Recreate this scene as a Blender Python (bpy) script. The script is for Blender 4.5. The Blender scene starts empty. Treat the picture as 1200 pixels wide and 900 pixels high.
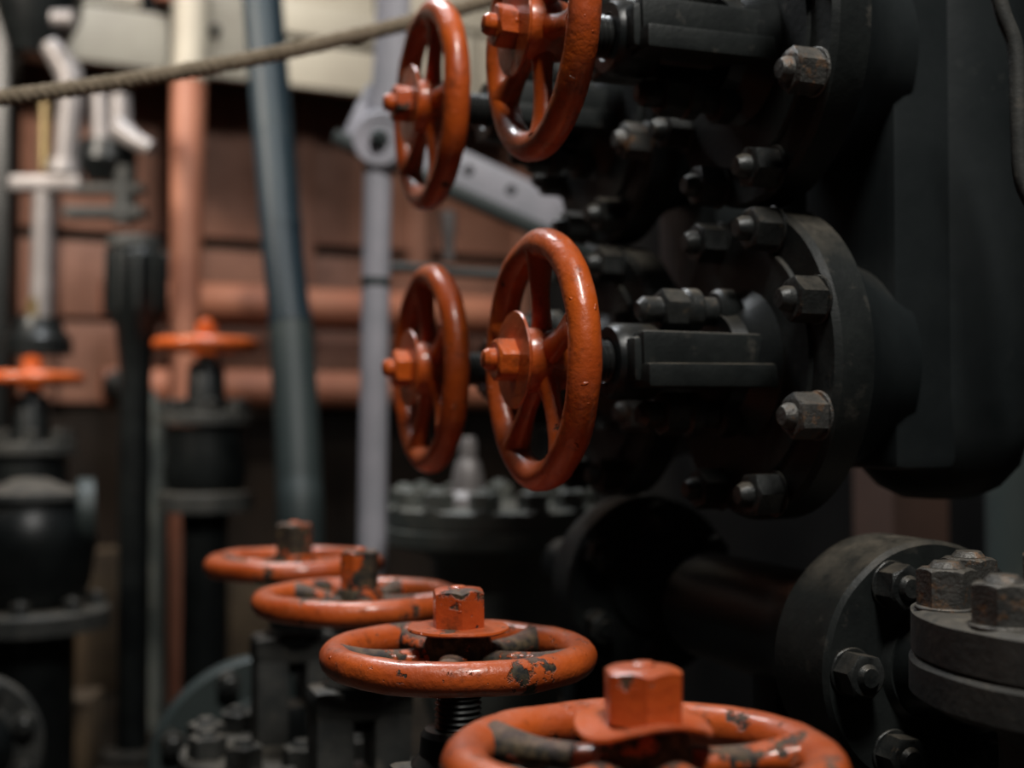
import bpy, bmesh, math, random
from mathutils import Vector, Matrix, noise

PI = math.pi
R = math.radians
rnd = random.Random(7)

# ------------------------------------------------------------------ camera
CAMZ = 0.65                                   # lens height above the floor
PITCH = math.atan(45 / 1500)
scn = bpy.context.scene
cam_d = bpy.data.cameras.new('camera')
cam = bpy.data.objects.new('camera', cam_d)
scn.collection.objects.link(cam)
cam.location = (0, 0, CAMZ)
cam.rotation_euler = (PI / 2 + PITCH, 0, 0)
cam_d.sensor_width = 36
cam_d.lens = 45                               # 1500 px across a 1200 px frame
cam_d.clip_start = 0.02
cam_d.dof.use_dof = True
cam_d.dof.focus_distance = 0.83
cam_d.dof.aperture_fstop = 3.1
cam_d.dof.aperture_blades = 7
scn.camera = cam

# ------------------------------------------------------------------ world, lights, exposure
w = bpy.data.worlds.new('world')
scn.world = w
w.use_nodes = True
w.node_tree.nodes['Background'].inputs[0].default_value = (0.35, 0.55, 0.62, 1)
w.node_tree.nodes['Background'].inputs[1].default_value = 0.015


def area(name, loc, target, size, power, color, sy=None):
    d = bpy.data.lights.new(name, 'AREA')
    d.shape = 'RECTANGLE'
    d.size = size
    d.size_y = sy or size
    d.energy = power
    d.color = color
    o = bpy.data.objects.new(name, d)
    scn.collection.objects.link(o)
    o.location = loc
    o.rotation_euler = (Vector(target) - Vector(loc)).to_track_quat('-Z', 'Y').to_euler()
    return o


area('near_lamp', (0.30, -0.10, 2.55), (0.0, 1.05, 0.6), 0.35, 43, (1.0, 0.97, 0.92), 0.5)
area('aisle_lamp', (-0.55, 2.15, 2.6), (-0.3, 1.9, 0.6), 0.4, 38, (0.92, 0.96, 1.0), 0.9)
sd = bpy.data.lights.new('wall_spot', 'SPOT')
sd.energy = 240
sd.color = (1.0, 0.90, 0.78)
sd.spot_size = R(60)
sd.spot_blend = 0.6
sd.shadow_soft_size = 0.12
so = bpy.data.objects.new('wall_spot', sd)
scn.collection.objects.link(so)
so.location = (-1.75, 1.0, 2.05)
so.rotation_euler = (Vector((-0.72, 3.3, 1.16)) - Vector(so.location)).to_track_quat('-Z', 'Y').to_euler()

scn.view_settings.view_transform = 'Standard'
scn.view_settings.look = 'None'
scn.view_settings.gamma = 1
scn.view_settings.use_curve_mapping = False
scn.view_settings.exposure = 0.0

# ------------------------------------------------------------------ helpers
FWD = Vector((0, math.cos(PITCH), math.sin(PITCH)))
UPV = Vector((0, -math.sin(PITCH), math.cos(PITCH)))


def at(px, py, y):
    """point in the world on the ray of pixel (px, py) at distance y in front of the lens"""
    d = Vector(((px - 600) / 1500, 0, 0)) + UPV * (-(py - 450) / 1500) + FWD
    d *= y / d.y
    return d + Vector((0, 0, CAMZ))


A = R(20)                                     # the pipework is turned 20 degrees to the lens
U = Vector((-math.sin(A), math.cos(A), 0))    # along the rows, away
V = Vector((math.cos(A), math.sin(A), 0))     # across the rows, to the right
Z = Vector((0, 0, 1))


def frame(zaxis, yaxis, loc):
    z = zaxis.normalized()
    x = yaxis.cross(z).normalized()
    y = z.cross(x)
    m = Matrix((x, y, z)).transposed().to_4x4()
    m.translation = loc
    return m


def link(o):
    scn.collection.objects.link(o)
    return o


def tag(o, label, cat, group=None, kind=None):
    o['label'] = label
    o['category'] = cat
    if group:
        o['group'] = group
    if kind:
        o['kind'] = kind
    return o


def mesh(name, bm, mat, sharp=32):
    bmesh.ops.recalc_face_normals(bm, faces=bm.faces)
    me = bpy.data.meshes.new(name)
    bm.to_mesh(me)
    bm.free()
    me.materials.append(mat)
    me.shade_smooth()
    me.set_sharp_from_angle(angle=R(sharp))
    return me


def part(name, me, parent=None, m=None):
    o = bpy.data.objects.new(name, me)
    link(o)
    if parent:
        o.parent = parent
    if m is not None:
        o.matrix_basis = m
    return o


def obj(name, bm, mat, parent=None, m=None, sharp=32):
    return part(name, mesh(name, bm, mat, sharp), parent, m)


def root(name, m):
    o = bpy.data.objects.new(name, None)
    o.empty_display_size = 0.02
    link(o)
    o.matrix_basis = m
    return o


def T(x=0, y=0, z=0):
    return Matrix.Translation((x, y, z))


def RZ(a):
    return Matrix.Rotation(a, 4, 'Z')


def B():
    return bmesh.new()


def loft(bm, rings, cap=True, closed=False):
    n = len(rings[0])
    vs = [[bm.verts.new(p) for p in r] for r in rings]
    k = len(vs)
    for i in range(k if closed else k - 1):
        a, b = vs[i], vs[(i + 1) % k]
        for j in range(n):
            bm.faces.new((a[j], a[(j + 1) % n], b[(j + 1) % n], b[j]))
    if cap and not closed:
        bm.faces.new(vs[0])
        bm.faces.new(vs[-1])
    return bm


def lathe(bm, prof, seg=40, m=None):
    m = m or Matrix()
    rings = []
    for r, z in prof:
        r = max(r, 0.0004)
        rings.append([m @ Vector((r * math.cos(2 * PI * j / seg), r * math.sin(2 * PI * j / seg), z)) for j in range(seg)])
    return loft(bm, rings)


def cyl(bm, r, z0, z1, seg=32, m=None, c=0.002):
    c = min(c, r * 0.3, abs(z1 - z0) * 0.3)
    return lathe(bm, [(r - c, z0), (r, z0 + c), (r, z1 - c), (r - c, z1)], seg, m)


def tube(bm, pts, rad, seg=14, ex=1.0, ey=1.0, up=Vector((0, 0, 1))):
    pts = [Vector(p) for p in pts]
    if not isinstance(rad, (list, tuple)):
        rad = [rad] * len(pts)
    rings = []
    x = None
    for i, p in enumerate(pts):
        t = (pts[min(i + 1, len(pts) - 1)] - pts[max(i - 1, 0)]).normalized()
        if x is None:
            x = up.cross(t)
            if x.length < 1e-4:
                x = Vector((1, 0, 0)).cross(t)
            x.normalize()
        else:
            x = (x - t * x.dot(t)).normalized()
        y = t.cross(x)
        rings.append([p + (x * math.cos(2 * PI * j / seg) * ex + y * math.sin(2 * PI * j / seg) * ey) * rad[i] for j in range(seg)])
    return loft(bm, rings)


def box(bm, sx, sy, sz, m=None, bev=0.002):
    g = bmesh.ops.create_cube(bm, size=1.0)
    vs = g['verts']
    bmesh.ops.scale(bm, vec=(sx, sy, sz), verts=vs)
    if bev:
        es = list({e for v in vs for e in v.link_edges})
        r = bmesh.ops.bevel(bm, geom=es, offset=bev, segments=2, affect='EDGES', profile=0.6)
        vs = list({v for f in r['faces'] for v in f.verts} | {v for v in vs if v.is_valid})
        vs = [v for v in vs if v.is_valid]
    if m is not None:
        bmesh.ops.transform(bm, matrix=m, verts=vs)
    return bm


def hexnut(bm, F, h, z0=0.0, m=None, dome=0.0, seg=36, ang=0.0):
    """a hexagonal nut with the chamfered corners of a real one"""
    m = m or Matrix()

    def rh(t):
        d = (t - ang) % (PI / 3) - PI / 6
        return F / 2 / math.cos(d)
    th = [2 * PI * j / seg for j in range(seg)]
    rings = [[m @ Vector((rh(t) * math.cos(t), rh(t) * math.sin(t), z0)) for t in th]]
    rings.append([m @ Vector((rh(t) * math.cos(t), rh(t) * math.sin(t), z0 + h - F * 0.02 - (rh(t) - F / 2) * 0.6)) for t in th])
    for k, (f, dz) in enumerate(((0.94, 0.0), (0.6, 0.6), (0.02, 1.0))):
        rings.append([m @ Vector((F / 2 * f * math.cos(t), F / 2 * f * math.sin(t), z0 + h + dome * dz)) for t in th])
    return loft(bm, rings)


def lump(bm, amp, scale, seed=0.0):
    for v in bm.verts:
        p = v.co * scale + Vector((seed, seed * 1.7, -seed))
        v.co += noise.noise_vector(p) * amp
    return bm


# ------------------------------------------------------------------ materials
def mat_new(name):
    m = bpy.data.materials.new(name)
    m.use_nodes = True
    nt = m.node_tree
    b = nt.nodes['Principled BSDF']
    return m, nt, b


def n_noise(nt, scale, detail=4, rough=0.55, vary=True):
    tc = nt.nodes.new('ShaderNodeTexCoord')
    n = nt.nodes.new('ShaderNodeTexNoise')
    n.noise_dimensions = '4D'
    n.inputs['Scale'].default_value = scale
    n.inputs['Detail'].default_value = detail
    n.inputs['Roughness'].default_value = rough
    nt.links.new(tc.outputs['Object'], n.inputs['Vector'])
    if vary:
        oi = nt.nodes.new('ShaderNodeObjectInfo')
        mu = nt.nodes.new('ShaderNodeMath')
        mu.operation = 'MULTIPLY'
        mu.inputs[1].default_value = 40
        nt.links.new(oi.outputs['Random'], mu.inputs[0])
        nt.links.new(mu.outputs[0], n.inputs['W'])
    return n.outputs['Fac']


def n_ramp(nt, fac, a, b):
    r = nt.nodes.new('ShaderNodeMapRange')
    r.clamp = True
    r.inputs['From Min'].default_value = a
    r.inputs['From Max'].default_value = b
    nt.links.new(fac, r.inputs['Value'])
    return r.outputs[0]


def n_mix(nt, fac, a, b):
    x = nt.nodes.new('ShaderNodeMix')
    x.data_type = 'RGBA'
    for sock, val in ((x.inputs[0], fac), (x.inputs[6], a), (x.inputs[7], b)):
        if isinstance(val, (int, float)):
            sock.default_value = val
        elif isinstance(val, tuple):
            sock.default_value = (*val, 1)
        else:
            nt.links.new(val, sock)
    return x.outputs[2]


def n_math(nt, op, a, b=0.0):
    x = nt.nodes.new('ShaderNodeMath')
    x.operation = op
    for i, v in enumerate((a, b)):
        if isinstance(v, (int, float)):
            x.inputs[i].default_value = v
        else:
            nt.links.new(v, x.inputs[i])
    return x.outputs[0]


def n_bump(nt, h, strength, dist):
    b = nt.nodes.new('ShaderNodeBump')
    b.inputs['Strength'].default_value = strength
    b.inputs['Distance'].default_value = dist
    nt.links.new(h, b.inputs['Height'])
    return b.outputs[0]


def n_dust_toplight(nt, amount, scale=45, lo=0.55, hi=0.95):
    """dust and painted top light on faces that look up, broken by a fine noise"""
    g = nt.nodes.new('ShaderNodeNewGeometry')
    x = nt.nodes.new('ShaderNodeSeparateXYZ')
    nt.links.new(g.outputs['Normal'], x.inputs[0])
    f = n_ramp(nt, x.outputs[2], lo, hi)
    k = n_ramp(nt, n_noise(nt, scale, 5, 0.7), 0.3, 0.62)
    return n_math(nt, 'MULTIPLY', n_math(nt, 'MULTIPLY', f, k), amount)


def orange_paint(name, chip, c1=(0.62, 0.112, 0.012), c2=(0.42, 0.064, 0.009), rough=0.36, faded=(0.52, 0.14, 0.075)):
    """brush-painted orange enamel, chipped down to dark greasy iron; chip = noise level where paint is gone"""
    m, nt, b = mat_new(name)
    tone = n_ramp(nt, n_noise(nt, 16, 3), 0.38, 0.66)
    col = n_mix(nt, tone, c1, c2)
    fade = n_math(nt, 'MULTIPLY', n_ramp(nt, n_noise(nt, 30, 5, 0.65), 0.52, 0.72), 0.4)
    col = n_mix(nt, fade, col, faded)
    big = n_noise(nt, 26, 6, 0.62)
    ch = n_math(nt, 'MAXIMUM', n_ramp(nt, big, chip, chip + 0.025), n_ramp(nt, n_noise(nt, 85, 5, 0.6), chip + 0.05, chip + 0.075))
    iron = n_mix(nt, n_ramp(nt, n_noise(nt, 160, 4), 0.42, 0.66), (0.012, 0.012, 0.010), (0.10, 0.072, 0.035))
    col = n_mix(nt, ch, col, iron)
    grime = n_math(nt, 'MULTIPLY', n_ramp(nt, n_noise(nt, 70, 5, 0.7), 0.56, 0.68), 0.5)
    col = n_mix(nt, grime, col, (0.05, 0.018, 0.010))
    col = n_mix(nt, n_dust_toplight(nt, 0.28, 60), col, (0.46, 0.25, 0.19))  # pinkish sheen of top light painted into the orange, with dust
    nt.links.new(col, b.inputs['Base Color'])
    rr = n_math(nt, 'ADD', n_math(nt, 'MULTIPLY', ch, 0.35), n_math(nt, 'MULTIPLY', n_noise(nt, 45, 4), 0.36))
    nt.links.new(n_math(nt, 'ADD', rr, rough - 0.16), b.inputs['Roughness'])
    h = n_math(nt, 'SUBTRACT', n_math(nt, 'MULTIPLY', n_noise(nt, 190, 4, 0.6), 0.7), ch)
    h = n_math(nt, 'ADD', h, n_math(nt, 'MULTIPLY', n_ramp(nt, n_noise(nt, 110, 1), 0.70, 0.74), 0.9))
    nt.links.new(n_bump(nt, h, 0.75, 0.0016), b.inputs['Normal'])
    nt.links.new(n_math(nt, 'MULTIPLY', n_math(nt, 'SUBTRACT', 1.0, ch), 0.35), b.inputs['Coat Weight'])
    b.inputs['Coat Roughness'].default_value = 0.12
    return m


def worn(name, c1, c2, rough=0.5, metal=0.0, dust=None, dlev=0.6, scale=30, bump=0.4, bd=0.001, damt=0.8, spec=0.5, dust_toplight=0.0):
    """plain paint or metal with tone drift, patches of dust or rust and a rough cast surface"""
    m, nt, b = mat_new(name)
    col = n_mix(nt, n_ramp(nt, n_noise(nt, scale, 5, 0.6), 0.35, 0.68), c1, c2)
    if dust:
        f = n_math(nt, 'MULTIPLY', n_ramp(nt, n_noise(nt, scale * 1.9, 6, 0.68), dlev, dlev + 0.14), damt)
        col = n_mix(nt, f, col, dust)
        nt.links.new(n_math(nt, 'ADD', n_math(nt, 'MULTIPLY', f, 0.35), rough), b.inputs['Roughness'])
    else:
        b.inputs['Roughness'].default_value = rough
    if dust_toplight:
        col = n_mix(nt, n_dust_toplight(nt, dust_toplight, scale * 1.5), col, (0.21, 0.18, 0.14))  # tan-lit tops painted into the colour together with dust
    nt.links.new(col, b.inputs['Base Color'])
    b.inputs['Metallic'].default_value = metal
    b.inputs['Specular IOR Level'].default_value = spec
    nt.links.new(n_bump(nt, n_noise(nt, scale * 6, 4, 0.6), bump, bd), b.inputs['Normal'])
    return m


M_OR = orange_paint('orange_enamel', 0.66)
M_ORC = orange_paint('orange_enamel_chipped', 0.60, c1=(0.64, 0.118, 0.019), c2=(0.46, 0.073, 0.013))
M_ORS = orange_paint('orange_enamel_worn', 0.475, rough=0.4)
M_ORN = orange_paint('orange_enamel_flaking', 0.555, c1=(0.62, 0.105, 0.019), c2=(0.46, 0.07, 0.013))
M_BLACK = worn('black_oil_paint', (0.0045, 0.0055, 0.0058), (0.010, 0.012, 0.012), 0.36, dust=(0.05, 0.046, 0.038), dlev=0.62, scale=22, damt=0.5, spec=0.3, dust_toplight=0.25)
M_BLACKD = worn('black_dusty_casting', (0.009, 0.011, 0.011), (0.020, 0.023, 0.022), 0.48, dust=(0.085, 0.076, 0.062), dlev=0.58, scale=30, damt=0.5, spec=0.3, dust_toplight=0.55)
M_CHEST = worn('black_glossy_casting', (0.010, 0.013, 0.014), (0.022, 0.026, 0.027), 0.40, dust=(0.06, 0.062, 0.056), dlev=0.62, scale=9, damt=0.4, bump=0.25, spec=0.35, dust_toplight=0.3)
M_NUT = worn('dirty_steel_nut', (0.014, 0.016, 0.016), (0.045, 0.047, 0.045), 0.38, metal=0.25, dust=(0.12, 0.085, 0.05), dlev=0.58, scale=60, bump=0.6, dust_toplight=0.7)
M_NUTR = worn('rusty_steel_nut', (0.05, 0.05, 0.048), (0.115, 0.11, 0.10), 0.38, metal=0.3, dust=(0.26, 0.12, 0.04), dlev=0.53, scale=55, bump=0.7, bd=0.002, dust_toplight=0.6)
M_THREAD = worn('oiled_thread', (0.018, 0.02, 0.02), (0.05, 0.052, 0.05), 0.36, metal=0.5, scale=60, bump=0.2)
M_FLANGE = worn('grey_dusty_flange', (0.026, 0.028, 0.027), (0.056, 0.055, 0.050), 0.6, dust=(0.14, 0.12, 0.095), dlev=0.57, scale=34, damt=0.5, bump=0.5, spec=0.35, dust_toplight=0.55)
M_GREYP = worn('lilac_grey_paint', (0.50, 0.48, 0.53), (0.38, 0.38, 0.42), 0.5, dust=(0.24, 0.25, 0.25), dlev=0.6, scale=14, damt=0.5)
M_TEAL = worn('blue_grey_paint', (0.012, 0.026, 0.038), (0.019, 0.035, 0.044), 0.5, dust=(0.035, 0.045, 0.045), dlev=0.60, scale=7, damt=0.5)
M_TEALB = worn('green_grey_paint', (0.040, 0.052, 0.049), (0.030, 0.042, 0.042), 0.55, dust=(0.13, 0.125, 0.10), dlev=0.6, scale=7, damt=0.5)
M_BONNET = worn('dusty_green_grey_bonnet', (0.085, 0.10, 0.092), (0.13, 0.135, 0.12), 0.55, dust=(0.24, 0.22, 0.17), dlev=0.55, scale=22, damt=0.6, dust_toplight=0.6)
M_CREAM = worn('cream_paint', (0.46, 0.41, 0.32), (0.37, 0.32, 0.25), 0.55, dust=(0.20, 0.14, 0.09), dlev=0.66, scale=6, damt=0.5, bump=0.2)
M_SALMON = worn('salmon_pipe_paint', (0.42, 0.17, 0.10), (0.34, 0.12, 0.07), 0.5, dust=(0.30, 0.18, 0.12), dlev=0.6, scale=9, damt=0.4)
M_PANEL = worn('red_brown_panel', (0.17, 0.075, 0.047), (0.24, 0.112, 0.074), 0.6, dust=(0.07, 0.032, 0.022), dlev=0.55, scale=9, damt=0.6, bump=0.5, bd=0.003)
M_POST = worn('dull_brown_post', (0.055, 0.028, 0.02), (0.075, 0.04, 0.028), 0.7, scale=9)
M_WALL = worn('dark_wall', (0.012, 0.009, 0.007), (0.022, 0.015, 0.011), 0.8, scale=5, spec=0.15)  # shade of the recess below the panels is put into this dark colour
M_FLOOR = worn('oily_floor', (0.014, 0.011, 0.008), (0.028, 0.021, 0.014), 0.7, dust=(0.07, 0.05, 0.03), dlev=0.6, scale=6, damt=0.5, spec=0.2)
M_DARKW = worn('shade_black', (0.005, 0.005, 0.005), (0.010, 0.0095, 0.009), 0.85, scale=5, spec=0.1)  # near-black colour stands in for deep shade behind the machinery
M_TIMBER = worn('old_timber', (0.13, 0.085, 0.045), (0.075, 0.048, 0.027), 0.75, dust=(0.20, 0.14, 0.08), dlev=0.6, scale=12, bump=0.8, bd=0.004)
M_BRASS = worn('tarnished_brass', (0.30, 0.22, 0.10), (0.17, 0.12, 0.06), 0.4, metal=0.6, scale=40)
M_STEEL = worn('pale_machined_steel', (0.20, 0.18, 0.175), (0.28, 0.255, 0.245), 0.46, metal=0.25, dust=(0.14, 0.11, 0.08), dlev=0.6, scale=25, damt=0.6)
M_ROPE = worn('hemp_rope', (0.34, 0.275, 0.20), (0.20, 0.16, 0.11), 0.9, scale=120, bump=1.0, bd=0.001, spec=0.1)

# ------------------------------------------------------------------ the setting
WA = R(27)                                    # the far wall is turned a little more
WV = Vector((math.cos(WA), math.sin(WA), 0))
WU = Vector((-math.sin(WA), math.cos(WA), 0))
WALL0 = at(350, 300, 3.45)
WALL0.z = 0


def wall_pt(px, py, off=0.0):
    """where the ray of a pixel meets the far wall (off metres in front of it)"""
    a = at(px, py, 1.0)
    c = Vector((0, 0, CAMZ))
    d = a - c
    p0 = WALL0 - WU * off
    t = (p0 - c).dot(WU) / d.dot(WU)
    return c + d * t


wall_m = frame(Z, WU, WALL0)                  # local x along the wall, y into it, z up
bm = B()
box(bm, 8.0, 0.2, 2.7, T(1.6, 0.13, 1.35), 0)
o = obj('wall_back', bm, M_WALL, None, wall_m)
o['kind'] = 'structure'
wall_back = o
# riveted panels of the wall with recessed seams
pw = 0.335
base_x = wall_m.inverted() @ wall_pt(357, 300)
rows = [(0.70, 0.90), (0.915, 1.105), (1.135, 1.60), (1.615, 2.1)]
panel_me = {}
for (z0, z1) in rows:
    bm = B()
    box(bm, pw - 0.035, 0.03, z1 - z0, T(0, 0, (z1 - z0) / 2), 0.006)
    lump(bm, 0.003, 9, z0)
    panel_me[z0] = mesh('panel', bm, M_PANEL)
for i in range(-3, 2):
    for (z0, z1) in rows:
        part('panel', panel_me[z0], wall_back, T(base_x.x + (i + 0.5) * pw, 0.024, z0))
for i in range(-3, 3):
    bm = B()
    box(bm, 0.05, 0.045, 1.40, T(0, 0, 1.40), 0.005)
    part('batten', mesh('batten', bm, M_PANEL), wall_back, T(base_x.x + i * pw, 0.008, 0))

bm = B()
box(bm, 8.5, 8.5, 0.1, T(0, 2.2, -0.05), 0)
o = obj('floor', bm, M_FLOOR, None, frame(Z, U, Vector((0.3, 0, 0))))
o['kind'] = 'structure'
bm = B()
box(bm, 8.5, 8.5, 0.1, T(0, 2.2, 2.75), 0)
o = obj('ceiling', bm, M_DARKW, None, frame(Z, U, Vector((0.3, 0, 0))))
o['kind'] = 'structure'
bm = B()
box(bm, 0.12, 5.4, 2.69, T(0, 0, 1.346), 0)
o = obj('wall_right', bm, M_DARKW, None, frame(Z, U, V * 1.45 + U * 1.2))
o['kind'] = 'structure'

# ------------------------------------------------------------------ shared pieces
def thread_profile(r, z0, z1, pitch=0.0042):
    prof = []
    z = z0
    k = 0
    while z < z1:
        prof.append((r if k % 2 else r * 0.86, z))
        z += pitch / 2
        k += 1
    prof.append((r * 0.86, z1))
    return prof


def stud_bolt(F, h, r, out, mat, dome=0.0, name='bolt'):
    """nut on a washer with the end of its stud showing"""
    bm = B()
    cyl(bm, F * 0.62, 0, F * 0.08, 28, c=0.0008)
    hexnut(bm, F, h, F * 0.08, dome=dome)
    lathe(bm, [(r, h), (r, h + out * 0.7), (r * 0.72, h + F * 0.08 + out), (0, h + F * 0.08 + out)], 18)
    lump(bm, F * 0.018, 90, F)
    return mesh(name, bm, mat)


ME_FBOLT = stud_bolt(0.030, 0.022, 0.0095, 0.010, M_NUT, name='bolt')
ME_FBOLTR = stud_bolt(0.030, 0.022, 0.0095, 0.008, M_NUTR, name='bolt')
ME_BNUT = stud_bolt(0.031, 0.023, 0.011, 0.004, M_NUTR, name='nut')
ME_BNUTD = stud_bolt(0.036, 0.022, 0.011, 0.006, M_FLANGE, name='nut')
ME_BNUTP = stud_bolt(0.036, 0.022, 0.011, 0.006, M_BONNET, name='nut')
ME_PBOLT = stud_bolt(0.028, 0.018, 0.009, 0.004, M_NUT, name='bolt')


# ------------------------------------------------------------------ handwheels
def rim_mesh(rr, tr, mat, seed):
    bm = B()
    rings = []
    n, k = 112, 22
    for i in range(n):
        a = 2 * PI * i / n
        c = Vector((math.cos(a), math.sin(a), 0))
        rings.append([c * (rr + tr * math.cos(2 * PI * j / k)) + Vector((0, 0, tr * 1.0 * math.sin(2 * PI * j / k))) for j in range(k)])
    loft(bm, rings, closed=True)
    lump(bm, 0.0011, 28, seed)
    lump(bm, 0.0004, 110, seed)
    return mesh('rim', bm, mat, 60)


def spoke_mesh(rr, mat, seed, droop=0.0):
    bm = B()
    pts, rad = [], []
    n = 12
    for i in range(n + 1):
        t = i / n
        pts.append(Vector((0.014 + (rr - 0.018) * t, 0, -droop * (1 - t))))
        rad.append(0.0082 + 0.0052 * (abs(t - 0.45) / 0.55) ** 2.2)
    tube(bm, pts, rad, 16, 1.12, 0.86)
    lump(bm, 0.0012, 40, seed)
    return mesh('spoke', bm, mat, 60)


def hand_wheel(m, label, seed, phase, rim_mat, spoke_mat, hub_mat, nut_F, nut_h, nut_ang, washer=0.037, bent=0.0,
               tip=(0.009, 0.008), spindle=(0.0165, -0.115), hub_top=0.018, dome=0.0, rr=0.0882, tr=0.0118, spin_mat=None, group='orange handwheels'):
    r = root('hand_wheel', m)
    tag(r, label, 'handwheel', group)
    part('rim', rim_mesh(rr, tr, rim_mat, seed), r)
    sm = spoke_mesh(rr, spoke_mat, seed + 3, 0.002)
    for k in range(5):
        part('spoke', sm, r, RZ(phase + k * 2 * PI / 5))
    bm = B()
    lathe(bm, [(0.019, -0.022), (0.0225, -0.019), (0.025, -0.006), (0.0245, hub_top - 0.008), (0.021, hub_top)], 36)
    lump(bm, 0.0008, 50, seed)
    obj('hub', bm, spoke_mat, r)
    z = hub_top
    if washer:
        bm = B()
        seg = 64
        rings = []
        for (f, dz) in ((0.3, 0.0), (0.97, 0.0), (1.0, 0.0012), (0.985, 0.0026), (0.3, 0.003)):
            ring = []
            for j in range(seg):
                a = 2 * PI * j / seg
                q = washer * f
                wv = bent * (f ** 2) * (math.sin(2 * a + seed) * 0.7 + math.sin(3 * a + 1.3 + seed) * 0.55)
                ring.append(Vector((q * math.cos(a), q * math.sin(a), z + dz + wv)))
            rings.append(ring)
        loft(bm, rings)
        lump(bm, 0.0006, 40, seed)
        obj('washer', bm, hub_mat if not bent else rim_mat, r)
        z += 0.003
    bm = B()
    hexnut(bm, nut_F, nut_h, z - 0.0005, dome=dome, ang=nut_ang)
    lump(bm, 0.0009, 60, seed)
    obj('nut', bm, (M_ORN if seed == 6.0 else hub_mat) if not bent else rim_mat, r, sharp=28)
    bm = B()
    tr_, tl = tip
    zt = z + nut_h
    lathe(bm, [(tr_, zt - 0.004), (tr_, zt + tl * 0.55), (tr_ * 0.75, zt + tl * 0.9), (tr_ * 0.3, zt + tl), (0, zt + tl)], 24)
    obj('spindle_end', bm, rim_mat, r)
    bm = B()
    lathe(bm, thread_profile(spindle[0], spindle[1], -0.018), 30)
    obj('spindle', bm, spin_mat or M_THREAD, r, sharp=20)
    return r


# upright wheels: two columns of two, their axles across the rows
PV1 = at(632, 422, 0.971)
PV2 = at(503, 432, 1.224)
UPZ = Vector((0, 0, 0.253))
upright = [(PV1, 'upright orange handwheel in the centre, largest of the upright wheels in full view', 1.0, R(90)),
           (PV2, 'upright orange handwheel behind the centre one, beside the lower part of the grey pole', 2.0, R(101)),
           (PV1 + UPZ, 'upright orange handwheel cut off by the top edge, directly above the centre wheel', 3.0, R(-83)),
           (PV2 + UPZ, 'narrow upright orange handwheel at the top in front of the grey arm', 4.0, R(74))]
for P, lab, sd, ph in upright:
    hand_wheel(frame(-V, Z, P), lab, sd, ph, M_OR, M_OR, M_OR, 0.030, 0.015, R(8 + sd * 6), tip=(0.0085, 0.009), spindle=(0.0165, -0.15),
               hub_top=0.019, group='upright handwheels')

# lying wheels: one row of four
lying = [(at(754, 893, 0.637), 'lying orange handwheel nearest the lens at the bottom, with a buckled washer', 5.0, R(62), 0.036, 0.026, R(14), 0.0345, 0.0042, 0.0018),
         (at(537, 768, 0.929), 'lying chipped orange handwheel with a flat washer, second nearest of its row', 6.0, R(28), 0.0345, 0.027, R(20), 0.0370, 0.0, 0.002),
         (at(421, 704, 1.21), 'lying orange handwheel with a grimy nut and no washer, third of its row', 7.0, R(50), 0.032, 0.036, R(3), 0, 0.0, 0.0),
         (at(345, 661, 1.45), 'lying orange handwheel farthest back in its row, below the blue-grey pipe', 8.0, R(8), 0.037, 0.034, R(10), 0, 0.0, 0.001)]
for P, lab, sd, ph, F, h, an, wa, bent, dm in lying:
    hand_wheel(frame(Z, U, P), lab, sd, ph, M_ORC, M_ORS, M_ORC if sd < 7 else M_ORS, F, h, an, washer=wa, bent=bent,
               tip=(0.006, 0.0025), spindle=(0.0172, -0.12), dome=dm, hub_top=0.018 if sd < 7 else 0.012, group='lying handwheels')


# ------------------------------------------------------------------ upper valves (black) on their chests
SF = 0.215                                    # wheel to the back of the flange


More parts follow.
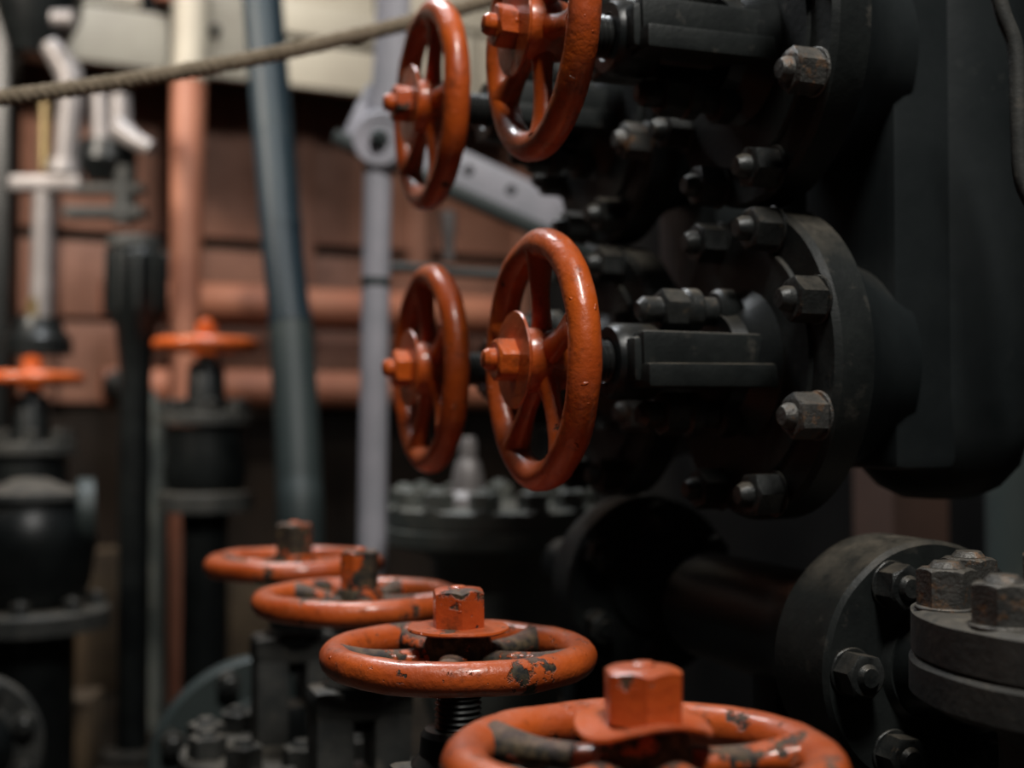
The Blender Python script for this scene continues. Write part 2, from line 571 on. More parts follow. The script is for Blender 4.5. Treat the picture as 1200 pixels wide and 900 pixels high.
def upper_valve(P, label):
    m = frame(-V, Z, P + V * SF)              # origin at the flange back; local z towards the wheel, y up
    r = root('stop_valve', m)
    tag(r, label, 'valve', 'black stop valves')
    zf = 0.035
    bm = B()
    lathe(bm, [(0.118, 0), (0.125, 0.003), (0.1255, 0.030), (0.122, zf), (0.095, zf), (0.0935, zf + 0.003), (0.06, zf + 0.003), (0.0, zf + 0.003)], 72)
    fl = obj('flange', bm, M_BLACKD, r)
    for k in range(8):
        a = R(22.5 + 45 * k)
        part('bolt', ME_FBOLTR if k == 7 else ME_FBOLT, fl, T(0.111 * math.cos(a), 0.111 * math.sin(a), zf) @ RZ(rnd.uniform(0, 1)))
    bm = B()                                  # bonnet neck and stuffing box
    lathe(bm, [(0.062, zf), (0.050, zf + 0.012), (0.042, zf + 0.02), (0.040, zf + 0.03), (0.0395, zf + 0.032)], 40)
    obj('stuffing_box', bm, M_BLACK, r)
    # gland follower with its two studs
    gl = B()
    for s in (-1, 1):
        cyl(gl, 0.0185, 0.048, 0.066, 28, T(0, s * 0.041, 0), 0.003)
    box(gl, 0.03, 0.075, 0.014, T(0, 0, 0.057), 0.003)
    gf = obj('gland', gl, M_BLACKD, r)
    for s in (-1, 1):
        bm = B()
        cyl(bm, 0.0115, 0.035, 0.084, 18, T(0, s * 0.041, 0))
        cyl(bm, 0.018, 0.080, 0.094, 26, T(0, s * 0.041, 0), 0.0025)
        hexnut(bm, 0.030, 0.020, 0.094, T(0, s * 0.041, 0), ang=0.3)
        lathe(bm, [(0.010, 0.11), (0.0105, 0.128), (0.006, 0.133), (0, 0.133)], 16, T(0, s * 0.041, 0))
        lump(bm, 0.0007, 70, s)
        obj('gland_stud', bm, M_NUT, gf)
    # yoke: bored head and two ribbed arms
    bm = B()
    lathe(bm, [(0.0172, 0.122), (0.0285, 0.122), (0.030, 0.125), (0.030, 0.153), (0.027, 0.159), (0.0185, 0.159), (0.0172, 0.157)], 40)
    yo = obj('yoke_head', bm, M_BLACK, r)
    for s in (-1, 1):
        bm = B()
        box(bm, 0.022, 0.030, 0.112, T(s * 0.034, 0.006, 0.093), 0.004)
        box(bm, 0.034, 0.018, 0.114, T(s * 0.038, -0.012, 0.0925), 0.003)
        box(bm, 0.03, 0.034, 0.03, T(s * 0.026, 0.0, 0.140), 0.006)
        lump(bm, 0.0012, 30, s)
        obj('yoke_arm', bm, M_BLACKD, r)
    bm = B()                                  # neck that runs into the chest
    lathe(bm, [(0.116, 0.001), (0.108, -0.012), (0.092, -0.03), (0.082, -0.055), (0.078, -0.075)], 56)
    obj('neck', bm, M_CHEST, r)
    return r


upper_valve(PV1, 'black flanged valve with yoke behind the centre upright wheel')
upper_valve(PV2, 'black flanged valve in the dark behind the far lower upright wheel')
upper_valve(PV1 + UPZ, 'black flanged valve with yoke at the top edge, behind the cut-off wheel')
upper_valve(PV2 + UPZ, 'black flanged valve in the dark behind the narrow top wheel')


def valve_chest(P, label):
    c = P + V * (SF + 0.150)
    m = frame(Z, U, Vector((c.x, c.y, P.z - 0.105)))
    r = root('valve_chest', m)
    tag(r, label, 'valve chest', 'upright valve chests')
    bm = B()
    prof = [(0.0, -0.008), (0.03, -0.006), (0.050, 0.004), (0.066, 0.022), (0.074, 0.05), (0.0765, 0.08)]
    prof += [(0.0765, z) for z in (0.2, 0.32, 0.45, 0.6, 0.9, 1.4, 2.0)]
    top = 2.69 - (P.z - 0.105)
    prof = [p for p in prof if p[1] < top] + [(0.0765, top)]
    lathe(bm, prof, 64)
    obj('chest_body', bm, M_CHEST, r)
    bm = B()                                  # flat cast face that carries the valve necks
    box(bm, 0.060, 0.128, 0.60, T(-0.062, -0.003, 0.32), 0.010)
    obj('cast_face', bm, M_CHEST, r)
    for zz in (0.150, 0.355):                 # bosses with bolts on the right hand side
        bm = B()
        cyl(bm, 0.03, 0.0, 0.03, 28, T(0.075, -0.04, zz) @ Matrix.Rotation(R(90), 4, 'Y') @ Matrix.Rotation(R(25), 4, 'X'))
        bo = obj('boss', bm, M_CHEST, r)
        part('bolt', ME_FBOLT, bo, T(0.075, -0.04, zz) @ Matrix.Rotation(R(90), 4, 'Y') @ Matrix.Rotation(R(25), 4, 'X') @ T(0, 0, 0.03))
    return r


valve_chest(PV1, 'tall black rounded valve chest at the right, joining the two near valves')
valve_chest(PV2, 'black valve chest hidden in the dark behind the near one')


# ------------------------------------------------------------------ lower valves below the lying wheels
def lower_valve(P, label):
    m = frame(Z, U, Vector((P.x, P.y, 0)))
    r = root('stop_valve', m)
    tag(r, label, 'valve', 'black valves under the lying wheels')
    h = P.z
    bm = B()
    lathe(bm, [(0.0178, h - 0.052), (0.024, h - 0.052), (0.027, h - 0.056), (0.028, h - 0.070), (0.034, h - 0.076), (0.034, h - 0.086)], 36)
    obj('yoke_bush', bm, M_BLACK, r)
    bm = B()
    box(bm, 0.094, 0.056, 0.030, T(0, 0, h - 0.093), 0.008)
    lump(bm, 0.001, 30, P.x)
    yk = obj('yoke_head', bm, M_FLANGE, r)
    for s in (-1, 1):
        bm = B()
        box(bm, 0.036, 0.054, 0.108, T(s * 0.027, 0, h - 0.152), 0.006)
        lump(bm, 0.001, 30, s)
        obj('yoke_arm', bm, M_FLANGE, r)
    bm = B()
    lathe(bm, [(0.0, h - 0.155), (0.024, h - 0.155), (0.026, h - 0.160), (0.027, h - 0.20)], 30)
    obj('gland', bm, M_BLACK, r)
    bm = B()
    lathe(bm, [(0.05, h - 0.195), (0.06, h - 0.20), (0.121, h - 0.203), (0.125, h - 0.207), (0.125, h - 0.225), (0.06, h - 0.228)], 64)
    bf = obj('bonnet_flange', bm, M_FLANGE, r)
    for k in range(10):
        a = 2 * PI * (k + 0.35) / 10
        part('nut', ME_BNUTD, bf, T(0.100 * math.cos(a), 0.100 * math.sin(a), h - 0.204) @ RZ(rnd.uniform(0, 1)))
    bm = B()
    lathe(bm, [(0.06, h - 0.229), (0.122, h - 0.230), (0.126, h - 0.234), (0.126, h - 0.250), (0.11, h - 0.256), (0.085, h - 0.27),
               (0.095, h - 0.32), (0.10, h - 0.36), (0.085, h - 0.41), (0.075, 0.03), (0.11, 0.022), (0.11, 0.0)], 56)
    obj('valve_body', bm, M_BLACK, r)
    return r


lab = ['black yoke and flanged body under the lying wheel nearest the lens', 'black yoke and flanged body under the lying wheel with the flat washer',
       'black yoke and flanged body under the third lying wheel of its row', 'black yoke with nut-ringed flange under the farthest lying wheel']
for i, q in enumerate(lying):
    lower_valve(q[0], lab[i])


# ------------------------------------------------------------------ second row: large bonnets and flanged pipe
def bonnet_valve(P, label, nuts, nut_me, phase, gland=False, mat=None, seed=0, rad=0.135, kidx=None):
    m = frame(Z, U, Vector((P.x, P.y, 0)))
    r = root('globe_valve', m)
    tag(r, label, 'valve')
    h = P.z
    mat = mat or M_FLANGE
    bm = B()
    lathe(bm, [(0.03, h - 0.001), (rad - 0.005, h), (rad, h - 0.003), (rad, h - 0.026), (rad - 0.002, h - 0.028), (0.05, h - 0.028)], 96)
    lump(bm, 0.0009, 30, seed)
    bf = obj('bonnet_flange', bm, mat, r)
    for k in range(nuts):
        a = 2 * PI * (k + phase) / nuts
        nm = nut_me
        part('nut', nm, bf, T((rad - 0.021) * math.cos(a), (rad - 0.021) * math.sin(a), h - 0.001) @ RZ(rnd.uniform(0, 1)))
    bm = B()
    q = rad + 0.0015
    lathe(bm, [(0.05, h - 0.0285), (q - 0.002, h - 0.0285), (q, h - 0.031), (q, h - 0.050), (q - 0.008, h - 0.055), (0.105, h - 0.058), (0.085, h - 0.075),
               (0.083, h - 0.13), (0.10, h - 0.18), (0.102, h - 0.25), (0.08, h - 0.32), (0.07, 0.03), (0.1, 0.02), (0.1, 0)], 72)
    lump(bm, 0.0009, 30, seed + 1)
    obj('valve_body', bm, mat if gland else M_FLANGE, r)
    bm = B()
    if gland:
        lathe(bm, [(0.04, h - 0.001), (0.036, h + 0.012), (0.024, h + 0.022), (0.021, h + 0.045), (0.016, h + 0.062), (0.0125, h + 0.066), (0.0125, h + 0.088), (0.009, h + 0.096), (0, h + 0.096)], 32, T(-0.036, 0, 0))
        obj('gland', bm, M_STEEL, r)
    else:
        lathe(bm, [(0.06, h - 0.001), (0.055, h + 0.012), (0.04, h + 0.02), (0, h + 0.02)], 32)
        obj('gland', bm, M_BLACK, r)
    return r


P_front = at(1347, 719, 0.76)
bonnet_valve(P_front, 'grey two-layer bonnet flange with big rusty nuts at the lower right edge', 10, ME_BNUT, 0.12, seed=2)
P_mid = at(577, 592, 1.80)
bonnet_valve(P_mid, 'wide grey bonnet with a ring of nuts and pale gland behind the upright wheels', 12, ME_BNUTP, 0.2, gland=True, mat=M_BONNET, seed=5, rad=0.146)


def flanged_pipe(face, rad, thick, length, label, bolts, neck_r, phase, mat=M_FLANGE, front=0.10, pr=0.05, support=True, group=None):
    """pipe along the rows with a thick flange facing the lens"""
    m = frame(-U, Z, face)                    # local z towards the lens, y up
    r = root('flanged_pipe', m)
    tag(r, label, 'pipe', group)
    bm = B()
    lathe(bm, [(rad - 0.006, -thick), (rad, -thick + 0.004), (rad, -0.004), (rad - 0.003, 0), (neck_r + 0.004, 0.0), (neck_r, 0.006)], 80)
    lump(bm, 0.0008, 30, rad)
    fl = obj('flange', bm, mat, r)
    for k in range(bolts):
        a = 2 * PI * (k + phase) / bolts
        part('bolt', ME_PBOLT, fl, T((rad - 0.021) * math.cos(a), (rad - 0.021) * math.sin(a), 0) @ RZ(rnd.uniform(0, 1)))
    bm = B()
    lathe(bm, [(rad * 0.86, -thick + 0.001), (rad * 0.72, -thick - 0.03), (pr, -thick - 0.085), (pr, -length)], 48)
    obj('pipe', bm, M_BLACK, r)
    if front:
        bm = B()
        lathe(bm, [(neck_r, 0.0), (neck_r * 0.86, 0.02), (neck_r * 0.8, front), (neck_r * 0.4, front + 0.02), (0, front + 0.02)], 40)
        obj('neck', bm, M_BLACK, r)
    if support:
        bm = B()
        hh = face.z - pr * 0.7
        box(bm, 0.05, hh, 0.04, T(0, -pr * 0.7 - hh / 2, -thick - 0.12), 0.004)
        obj('stand', bm, M_BLACK, r)
    return r


flanged_pipe(at(1092, 780, 0.93), 0.090, 0.070, 0.33, 'thick dark pipe flange with hex bolts at the lower right, behind the rusty nuts', 6, 0.040, 0.0, mat=M_BLACKD, front=0.06)
flanged_pipe(at(765, 688, 1.33), 0.094, 0.050, 0.24, 'dim pipe flange with bolts in the dark below the centre wheel', 6, 0.045, 0.5, front=0, pr=0.03, mat=M_BLACKD)
flanged_pipe(at(312, 905, 1.78), 0.158, 0.035, 0.17, 'large dark ring flange at the lower left behind the nut-ringed flange', 8, 0.10, 0.5, mat=M_TEALB, front=0.03, pr=0.09)
flanged_pipe(at(-42, 880, 1.85), 0.108, 0.03, 0.10, 'dark ring flange cut off by the left edge at the bottom', 8, 0.07, 0.5, mat=M_FLANGE, front=0.03, pr=0.07)

# ------------------------------------------------------------------ rope
def rope(p0, p1, sag, rad, name, label, cat):
    p0, p1 = Vector(p0), Vector(p1)
    L = (p1 - p0).length
    t = (p1 - p0).normalized()
    x = Z.cross(t).normalized()
    y = t.cross(x)
    n = 420
    r = root(name, T(*p0))
    tag(r, label, cat)
    for s in range(3):
        bm = B()
        pts = []
        for i in range(n + 1):
            f = i / n
            a = 2 * PI * (f * L / 0.028 + s / 3)
            c = p0.lerp(p1, f) - Z * sag * 4 * f * (1 - f) - p0
            jit = noise.noise(Vector((f * 60, s * 9, 0))) * rad * 0.12
            pts.append(c + (x * math.cos(a) + y * math.sin(a)) * (rad * 0.5 + jit))
        tube(bm, pts, rad * 0.56, 8)
        obj('strand', bm, M_ROPE, r, sharp=80)
    return r


rope(at(-60, 121, 1.25), at(705, -42, 1.50), 0.022, 0.0085, 'rope', 'thin twisted hemp rope strung across the upper left', 'rope')

# ------------------------------------------------------------------ poles, arm, thin rods
def smooth_path(pts, n=10):
    out = []
    k = len(pts)
    for i in range(k - 1):
        p0, p1, p2, p3 = pts[max(i - 1, 0)], pts[i], pts[i + 1], pts[min(i + 2, k - 1)]
        for j in range(n):
            t = j / n
            out.append(0.5 * ((2 * p1) + (p2 - p0) * t + (2 * p0 - 5 * p1 + 4 * p2 - p3) * t * t + (3 * p1 - p0 - 3 * p2 + p3) * t ** 3))
    out.append(pts[-1])
    return out


# blue-grey pipe, slightly bowed, leaning towards the lens at its foot
foot = at(352, 640, 2.05)
r = root('bent_pipe', T(foot.x, foot.y, 0))
tag(r, 'thick blue-grey pipe rising through the left of the picture', 'pipe')
base = Vector((foot.x, foot.y, 0))
up_pts = [at(304, -90, 2.30), at(308, 0, 2.28), at(320, 150, 2.24), at(331, 290, 2.19), at(340, 376, 2.16)]
lo_pts = [at(340, 376, 2.16), at(346, 470, 2.12), at(350, 560, 2.08), foot, Vector((foot.x + 0.004, foot.y - 0.03, 0.0))]
bm = B()
tube(bm, [p - base for p in smooth_path(up_pts)], 0.0355, 28)
obj('upper_pipe', bm, M_TEAL, r)
bm = B()
tube(bm, [p - base for p in smooth_path(lo_pts)], 0.0375, 28)
obj('lower_pipe', bm, M_TEALB, r)
bm = B()
tube(bm, [at(339.4, 372, 2.161) - base, at(340.6, 381, 2.158) - base], 0.0385, 28)
obj('joint_ring', bm, M_TEAL, r)
bm = B()
tube(bm, [at(329, 262, 2.20) - base, at(330, 270, 2.197) - base], 0.0362, 28)
obj('joint_ring', bm, M_TEAL, r)

# grey pole with a flat upper bar, an eye and a round lower rod
pc = at(448, 165, 1.92)
r = root('grey_pole', T(pc.x, pc.y, 0))
tag(r, 'pale lilac-grey pole with a bolted eye standing left of the upright wheels', 'pole')
ori = Vector((pc.x, pc.y, 0))
q = at(462, -120, 1.92)
bm = B()
pts = [at(463, -150, 1.92), at(462, -30, 1.92), at(459, 60, 1.92), at(455, 130, 1.92)]
tube(bm, [p - ori for p in pts], [0.0265, 0.0262, 0.0262, 0.028], 28, 0.45, 1.0)
obj('flat_bar', bm, M_GREYP, r)
bm = B()
em = frame(Vector((-0.12, -1, 0.0)), Z, pc - ori)
lathe(bm, [(0.0, -0.02), (0.040, -0.02), (0.043, -0.016), (0.043, 0.014), (0.040, 0.018), (0.030, 0.018), (0.0285, 0.013), (0.020, 0.013), (0.0, 0.013)], 40, em)
ey = obj('eye', bm, M_GREYP, r)
bm = B()
hexnut(bm, 0.026, 0.012, 0.013, em)
cyl(bm, 0.008, 0.024, 0.036, 16, em)
obj('pivot_bolt', bm, M_TEALB, ey)
bm = B()
pts = [at(443, 195, 1.935), at(441, 300, 1.935), at(439, 420, 1.93), at(436, 640, 1.92)]
pts = [p - ori for p in pts]
e = pts[-1].copy()
e.z = 0.0
pts.append(e)
tube(bm, pts, [0.0215, 0.0215, 0.021, 0.0215, 0.0215], 26)
rod = obj('rod', bm, M_GREYP, r)
bm = B()
a0, a1 = at(440.6, 326, 1.934) - ori, at(440.2, 336, 1.934) - ori
tube(bm, [a0, a1], 0.0225, 26)
obj('joint_ring', bm, M_TEALB, rod)
bm = B()
cyl(bm, 0.05, 0.0, 0.02, 32, T(e.x, e.y, 0))
obj('foot', bm, M_TEALB, r)

# sloping arm, an angle section bolted to the eye
a0, a1 = at(402, 158, 1.985), at(712, 300, 2.03)
t = (a1 - a0)
L = t.length
am = frame(t.cross(Z).normalized(), t.cross(t.cross(Z)).normalized() * -1, a0)   # z towards the lens
xx = (am.to_3x3() @ Vector((1, 0, 0))).dot(t.normalized())
sg = 1 if xx > 0 else -1
r = root('sloping_arm', am)
tag(r, 'sloping lilac-grey steel arm with bolt holes behind the upper wheels', 'steel arm')
bm = B()
box(bm, L, 0.058, 0.014, T(sg * L / 2, 0.028, 0), 0.003)
obj('web', bm, M_GREYP, r)
bm = B()
box(bm, L + 0.06, 0.020, 0.040, T(sg * (L / 2 + 0.02), -0.012, 0.016), 0.004)
obj('lower_ledge', bm, M_TEALB, r)
for f in (0.44, 0.60):
    bm = B()
    cyl(bm, 0.0085, 0.003, 0.0085, 20, T(sg * L * f, 0.030, 0))
    obj('hole_disc', bm, M_BLACK, r)  # black disc stands in for the dark of a bolt hole
bm = B()
box(bm, 0.022, 0.07, 0.012, T(sg * 0.012, 0.055, 0.0), 0.004)
obj('end_lug', bm, M_GREYP, r)
bm = B()
pt = at(525, 248, 2.0)
pb = at(526, 305, 2.0)
inv = am.inverted()
tube(bm, [inv @ pt, inv @ pt.lerp(pb, 0.45), inv @ pt.lerp(pb, 0.5), inv @ pb], [0.013, 0.012, 0.0095, 0.0085], 14)
obj('drain_stub', bm, M_STEEL, r)

bm = B()
g0, g1 = at(440, 315, 2.0), at(700, 326, 2.05)
tube(bm, smooth_path([g0, at(480, 314, 2.0), at(560, 321, 2.02), g1]), 0.0075, 12)
tag(obj('thin_rod', bm, M_TEALB), 'thin grey rod running level behind the far lower upright wheel', 'rod')

# ------------------------------------------------------------------ far left: girder, pipes on the wall
GO = 0.25                                     # the girder stands proud of the wall
gA, gB = wall_pt(-80, 45, GO), wall_pt(600, 160, GO)
gl, gr = wall_pt(115, 68, GO), wall_pt(440, 118, GO)
zb = (gl.z + gr.z) / 2
gm = frame(Z, WU, Vector((gA.x, gA.y, zb)))
GL = (gB - gA).dot(WV)
r = root('girder', gm)
tag(r, 'cream-painted plate girder along the wall at the top left', 'girder')
bm = B()
box(bm, GL, 0.10, 0.42, T(GL / 2, 0.075, 0.215), 0.004)
obj('core', bm, M_DARKW, r)


def gx(px, py=60):
    return (wall_pt(px, py, GO) - gA).dot(WV)


def plate(x0, x1, z0, z1, d, name='plate'):
    bm = B()
    box(bm, x1 - x0, d, z1 - z0, T((x0 + x1) / 2, 0.025 - d / 2, (z0 + z1) / 2), 0.006)
    return obj(name, bm, M_CREAM, r)


plate(gx(-60), gx(198), 0.0, 0.135, 0.03)
plate(gx(-60), gx(165), 0.145, 0.42, 0.022)
plate(gx(208), gx(292), 0.0, 0.42, 0.03)
plate(gx(298), gx(441), 0.0, 0.112, 0.034)
plate(gx(298), gx(441), 0.128, 0.215, 0.045)
plate(gx(298), gx(441), 0.222, 0.42, 0.02)
plate(gx(447), gx(560), 0.0, 0.20, 0.03)
plate(gx(447), gx(596), 0.21, 0.42, 0.03)
plate(gx(566), gx(596), 0.0, 0.20, 0.03)
bm = B()
tube(bm, [Vector((gx(250, 40), 0.01, 0.11)), Vector((gx(250, 40), -0.018, 0.11))], 0.014, 18)
obj('hole_disc', bm, M_BLACK, r)  # black disc painted for the dark inside of a hole in the plate
bm = B()
box(bm, 0.07, 0.05, 0.08, T(gx(197, 10), -0.02, 0.20), 0.015)
obj('valve_tag', bm, M_SALMON, r)
for xs in (0.1, GL - 0.1):
    bm = B()
    box(bm, 0.10, 0.13, 0.4, T(xs, 0.19, 0.215), 0.003)
    obj('bracket', bm, M_DARKW, r)

# two-tone upright pipe
tp = wall_pt(221, 95, 0.34)
bp = wall_pt(218, 420, 0.34)
r = root('two_tone_pipe', T(tp.x, tp.y, 0))
tag(r, 'upright pipe painted cream above and salmon red below, left of the blue-grey pipe', 'pipe')
y0 = Vector((tp.x, tp.y, 0))
bm = B()
tube(bm, [tp - y0, wall_pt(226, -60, 0.34) - y0], 0.044, 26)
obj('cream_length', bm, M_CREAM, r)
bm = B()
lo = wall_pt(217, 392, 0.34)
e = lo.copy()
e.z = 0
tube(bm, [tp - y0, wall_pt(219, 240, 0.34) - y0, lo - y0, e - y0], [0.040, 0.037, 0.034, 0.034], 26)
obj('salmon_length', bm, M_SALMON, r)


def level_pipe(px0, px1, py, off, rad, mat, label, name='level_pipe'):
    a, b = wall_pt(px0, py, off), wall_pt(px1, py, off)
    z = (wall_pt(330, py, off)).z
    bm = B()
    m = T(a.x, a.y, z)
    d = Vector((b.x - a.x, b.y - a.y, 0))
    tube(bm, [Vector((0, 0, 0)), d * 0.3, d * 0.6, d], rad, 28)
    o = obj(name, bm, mat, None, m)
    tag(o, label, 'pipe')
    return o


level_pipe(120, 590, 358, 0.12, 0.048, M_SALMON, 'level salmon-red pipe along the brown wall, upper of the two')
level_pipe(120, 590, 456, 0.12, 0.047, M_SALMON, 'level salmon-red pipe along the brown wall, lower of the two')

# ------------------------------------------------------------------ far valves with edge-on wheels
def far_valve(P, wheel_label, label, kind):
    z0 = P.z
    h = hand_wheel(frame(Z, U, P), wheel_label, 11.0 + kind, R(20), M_OR, M_OR, M_OR, 0.034, 0.024, 0.2, washer=0, spindle=(0.018, -0.06), group='far orange handwheels')
    r = root('far_valve', T(P.x, P.y, 0))
    tag(r, label, 'valve', 'far valves on the left')
    bm = B()
    lathe(bm, [(0.019, z0 - 0.035), (0.030, z0 - 0.035), (0.034, z0 - 0.045), (0.036, z0 - 0.10), (0.045, z0 - 0.135)], 32)
    obj('yoke', bm, M_BLACK, r)
    bm = B()
    lathe(bm, [(0.04, z0 - 0.125), (0.083, z0 - 0.128), (0.086, z0 - 0.132), (0.086, z0 - 0.150), (0.04, z0 - 0.153)], 44)
    f = obj('bonnet_flange', bm, M_FLANGE, r)
    for k in range(8):
        a = 2 * PI * (k + 0.5) / 8
        part('nut', ME_PBOLT, f, T(0.068 * math.cos(a), 0.068 * math.sin(a), z0 - 0.127))
    bm = B()
    lathe(bm, [(0.07, z0 - 0.154), (0.072, z0 - 0.20), (0.078, z0 - 0.24), (0.07, z0 - 0.275)], 40)
    obj('body', bm, M_BLACK, r)
    bm = B()
    lathe(bm, [(0.05, z0 - 0.274), (0.085, z0 - 0.278), (0.088, z0 - 0.282), (0.088, z0 - 0.312), (0.05, z0 - 0.316)], 44)
    obj('lower_flange', bm, M_FLANGE, r)
    bm = B()
    lathe(bm, [(0.045, z0 - 0.31), (0.042, z0 - 0.35), (0.042, 0.02), (0.07, 0.015), (0.07, 0.0)], 32)
    obj('stem_pipe', bm, M_BLACK, r)
    return r


far_valve(at(242, 404, 2.42), 'far orange handwheel seen edge-on, left of the blue-grey pipe', 'black far valve on a flanged stem, left of the blue-grey pipe', 0)
far_valve(at(38, 443, 2.55), 'far orange handwheel seen edge-on, cut by the left edge', 'black far valve under the edge-on wheel at the left edge', 1)

# big dark steam chest below the left-hand wheel
cp = at(35, 620, 2.2)
r = root('steam_trap', T(cp.x, cp.y, 0))
tag(r, 'squat black vessel with a dusty domed lid at the left edge', 'vessel')
zt = at(35, 568, 2.2).z
zl = at(35, 722, 2.2).z
bm = B()
lathe(bm, [(0.095, zt - 0.028), (0.10, zt - 0.022), (0.098, zt - 0.012), (0.055, zt - 0.002), (0.028, zt + 0.010), (0, zt + 0.013)], 48)
obj('lid', bm, M_FLANGE, r)
bm = B()
lathe(bm, [(0.086, zt - 0.027), (0.105, zt - 0.05), (0.112, zt - 0.10), (0.100, zt - 0.17), (0.085, zl + 0.02)], 48)
obj('shell', bm, M_BLACK, r)
bm = B()
lathe(bm, [(0.06, zl + 0.018), (0.128, zl + 0.016), (0.132, zl + 0.012), (0.132, zl - 0.018), (0.06, zl - 0.022)], 56)
f = obj('foot_flange', bm, M_FLANGE, r)
for k in range(8):
    a = 2 * PI * (k + 0.3) / 8
    part('nut', ME_PBOLT, f, T(0.11 * math.cos(a), 0.11 * math.sin(a), zl + 0.015))
bm = B()
cyl(bm, 0.075, 0, zl - 0.02, 40)
obj('pedestal', bm, M_BLACK, r)
bm = B()
lathe(bm, [(0.03, 0), (0.055, 0.002), (0.058, 0.006), (0.058, 0.03), (0.03, 0.033)], 36, frame(V, Z, at(88, 600, 2.2) - Vector((cp.x, cp.y, 0))))
obj('side_flange', bm, M_TEALB, r)

# pale elbow pipe between the two far valves
bm = B()
e0, e1, e2 = at(165, 470, 2.75), at(172, 505, 2.75), at(160, 560, 2.75)
m = T(e1.x, e1.y, 0)
o0 = Vector((e1.x, e1.y, 0))
pp = smooth_path([at(138, 452, 2.82) - o0, e0 - o0, e1 - o0, at(175, 560, 2.75) - o0])
pp.append(Vector((pp[-1].x, pp[-1].y, 0)))
tube(bm, pp, 0.036, 24)
tag(obj('elbow_pipe', bm, M_BONNET, None, m), 'dusty grey elbow pipe between the two far valves', 'pipe')

# valve gear: pale spindles and cranks at the upper left
gp = at(52, 300, 2.6)
r = root('valve_gear', T(gp.x, gp.y, 0))
tag(r, 'pale steel valve gear with upright spindle and crosshead at the upper left', 'machine')
g0 = Vector((gp.x, gp.y, 0))


def G(px, py, y=2.6):
    return at(px, py, y) - g0


def gpart(name, mat, pts, rad, seg=20, ex=1, ey=1):
    bm = B()
    tube(bm, pts, rad, seg, ex, ey)
    return obj(name, bm, mat, r)


gpart('spindle', M_STEEL, [G(48, 372), G(52, 222)], 0.0225)
gpart('spindle_nut', M_BRASS, [G(46, 374), G(47, 350)], [0.026, 0.024], 6)
gpart('gland', M_BLACK, [G(45, 416), G(45, 398), G(45, 385), G(46, 372)], [0.066, 0.066, 0.05, 0.045])
bm = B()
box(bm, 0.145, 0.05, 0.032, T(*G(56, 216)), 0.008)
obj('crosshead', bm, M_STEEL, r)
gpart('collar', M_STEEL, [G(76, 204), G(77, 188)], [0.036, 0.033])
gpart('sleeve', M_STEEL, [G(77, 192), G(80, 150), G(84, 108), G(80, 84), G(68, 66), G(58, 52)], [0.024, 0.025, 0.026, 0.027, 0.024, 0.02])
gpart('brass_rod', M_BRASS, [G(52, 200), G(53, 120)], 0.011, 12)
gpart('cylinder_head', M_BLACK, [G(40, 66, 2.7), G(46, 20, 2.7), G(44, -30, 2.7), G(44, -80, 2.7)], [0.05, 0.085, 0.10, 0.10])
gpart('link_pin', M_STEEL, [G(62, 22, 2.55), G(86, 22, 2.55)], 0.017)
gpart('fork_finger', M_STEEL, [G(119, 172), G(117, 110)], [0.020, 0.017])
gpart('fork_finger', M_STEEL, [G(142, 172), G(141, 112)], [0.023, 0.02])
gpart('crank_arm', M_STEEL, [G(140, 152, 2.58), G(160, 166, 2.56), G(178, 174, 2.55)], [0.026, 0.018, 0.014])
gpart('bowl', M_BLACK, [G(128, 168, 2.62), G(126, 190, 2.62), G(124, 215, 2.62)], [0.055, 0.06, 0.035])
gpart('side_post', M_FLANGE, [G(146, 262), G(147, 195)], [0.025, 0.022])
bm = B()
box(bm, 0.15, 0.04, 0.018, T(*G(126, 222)), 0.004)
obj('bridge', bm, M_FLANGE, r)
bm = B()
box(bm, 0.16, 0.05, 0.022, T(*G(124, 250)), 0.004)
obj('bridge', bm, M_FLANGE, r)
bm = B()
a = G(22, 100, 2.75)
box(bm, 0.05, 0.07, 2.0 - 0.0, T(a.x - 0.03, a.y, 1.0), 0.008)
obj('column', bm, M_BLACK, r)

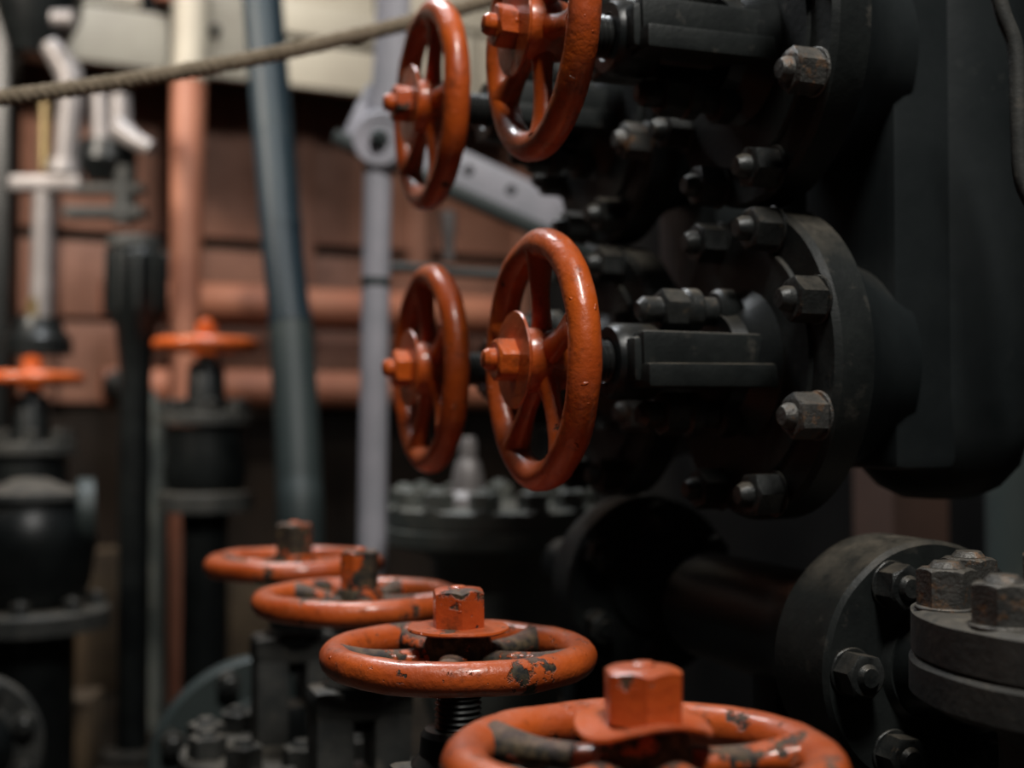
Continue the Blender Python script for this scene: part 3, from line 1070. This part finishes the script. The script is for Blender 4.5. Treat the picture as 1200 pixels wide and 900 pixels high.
dp = at(160, 330, 2.5)
r = root('actuator', T(dp.x, dp.y, 0))
tag(r, 'dark ribbed cylinder with a grey cap beside the two-tone pipe', 'cylinder')
d0 = Vector((dp.x, dp.y, 0))
zt, zbm = at(160, 276, 2.5).z, at(160, 384, 2.5).z
bm = B()
lathe(bm, [(0.03, zt), (0.05, zt - 0.004), (0.052, zt - 0.010), (0.052, zt - 0.024), (0.03, zt - 0.026)], 36, T(-0.005, 0, 0))
obj('cap', bm, M_FLANGE, r)
bm = B()
lathe(bm, [(0.045, zt - 0.024), (0.056, zt - 0.04), (0.058, zbm + 0.03), (0.04, zbm), (0.03, zbm - 0.1), (0.03, 0.02), (0.06, 0.012), (0.06, 0)], 36)
obj('shell', bm, M_BLACK, r)
for k in range(10):
    bm = B()
    a = 2 * PI * k / 10
    box(bm, 0.008, 0.010, zt - zbm - 0.06, T(0.058 * math.cos(a), 0.058 * math.sin(a), (zt + zbm) / 2) @ RZ(a), 0.002)
    obj('rib', bm, M_BLACKD, r)

# ------------------------------------------------------------------ timbers on the floor, lower left
def timber(px, y, sx, sy, sz, z0, rz, label):
    p = at(px, 700, y)
    bm = B()
    box(bm, sx, sy, sz, T(0, 0, sz / 2), 0.006)
    lump(bm, 0.004, 12, px)
    o = obj('timber_block', bm, M_TIMBER, None, T(p.x, p.y, z0) @ RZ(rz))
    tag(o, label, 'timber', 'timber blocks')


timber(82, 2.40, 0.10, 0.12, 0.145, 0.0, R(6), 'short timber block on the floor at the lower left')
timber(268, 2.72, 0.18, 0.11, 0.10, 0.0, R(18), 'low timber on the floor right of the short block')
timber(295, 3.2, 0.14, 0.14, 0.30, 0.0, R(24), 'upright timber stump left of the farthest lying wheel')
timber(130, 3.15, 0.16, 0.14, 0.34, 0.0, R(24), 'upright timber stump behind the squat black vessel')

# ------------------------------------------------------------------ right-hand background below the chest
p = at(1055, 600, 1.9)
bm = B()
box(bm, 0.10, 0.10, p.z + 0.12, T(0, 0, (p.z + 0.12) / 2), 0.008)
tag(obj('brown_post', bm, M_POST, None, T(p.x, p.y, 0) @ RZ(A)), 'dim red-brown post seen under the tall valve chest', 'post')
p = at(1188, 560, 1.7)
bm = B()
tube(bm, [Vector((0, 0, 0)), Vector((0, 0, 0.3)), Vector((0, 0, 2.69))], 0.036, 26)
tag(obj('riser_pipe', bm, M_TEALB, None, T(p.x, p.y, 0)), 'dim green-grey riser pipe at the right edge behind the chest', 'pipe')
bm = B()
tube(bm, smooth_path([at(1160, -40, 0.92), at(1175, 15, 0.92), at(1190, 60, 0.92), at(1194, 150, 0.92), at(1199, 215, 0.92), at(1225, 260, 0.92)]), 0.006, 14)
tag(obj('copper_tube', bm, M_FLANGE), 'thin grey tube curving down at the top right corner', 'tube')
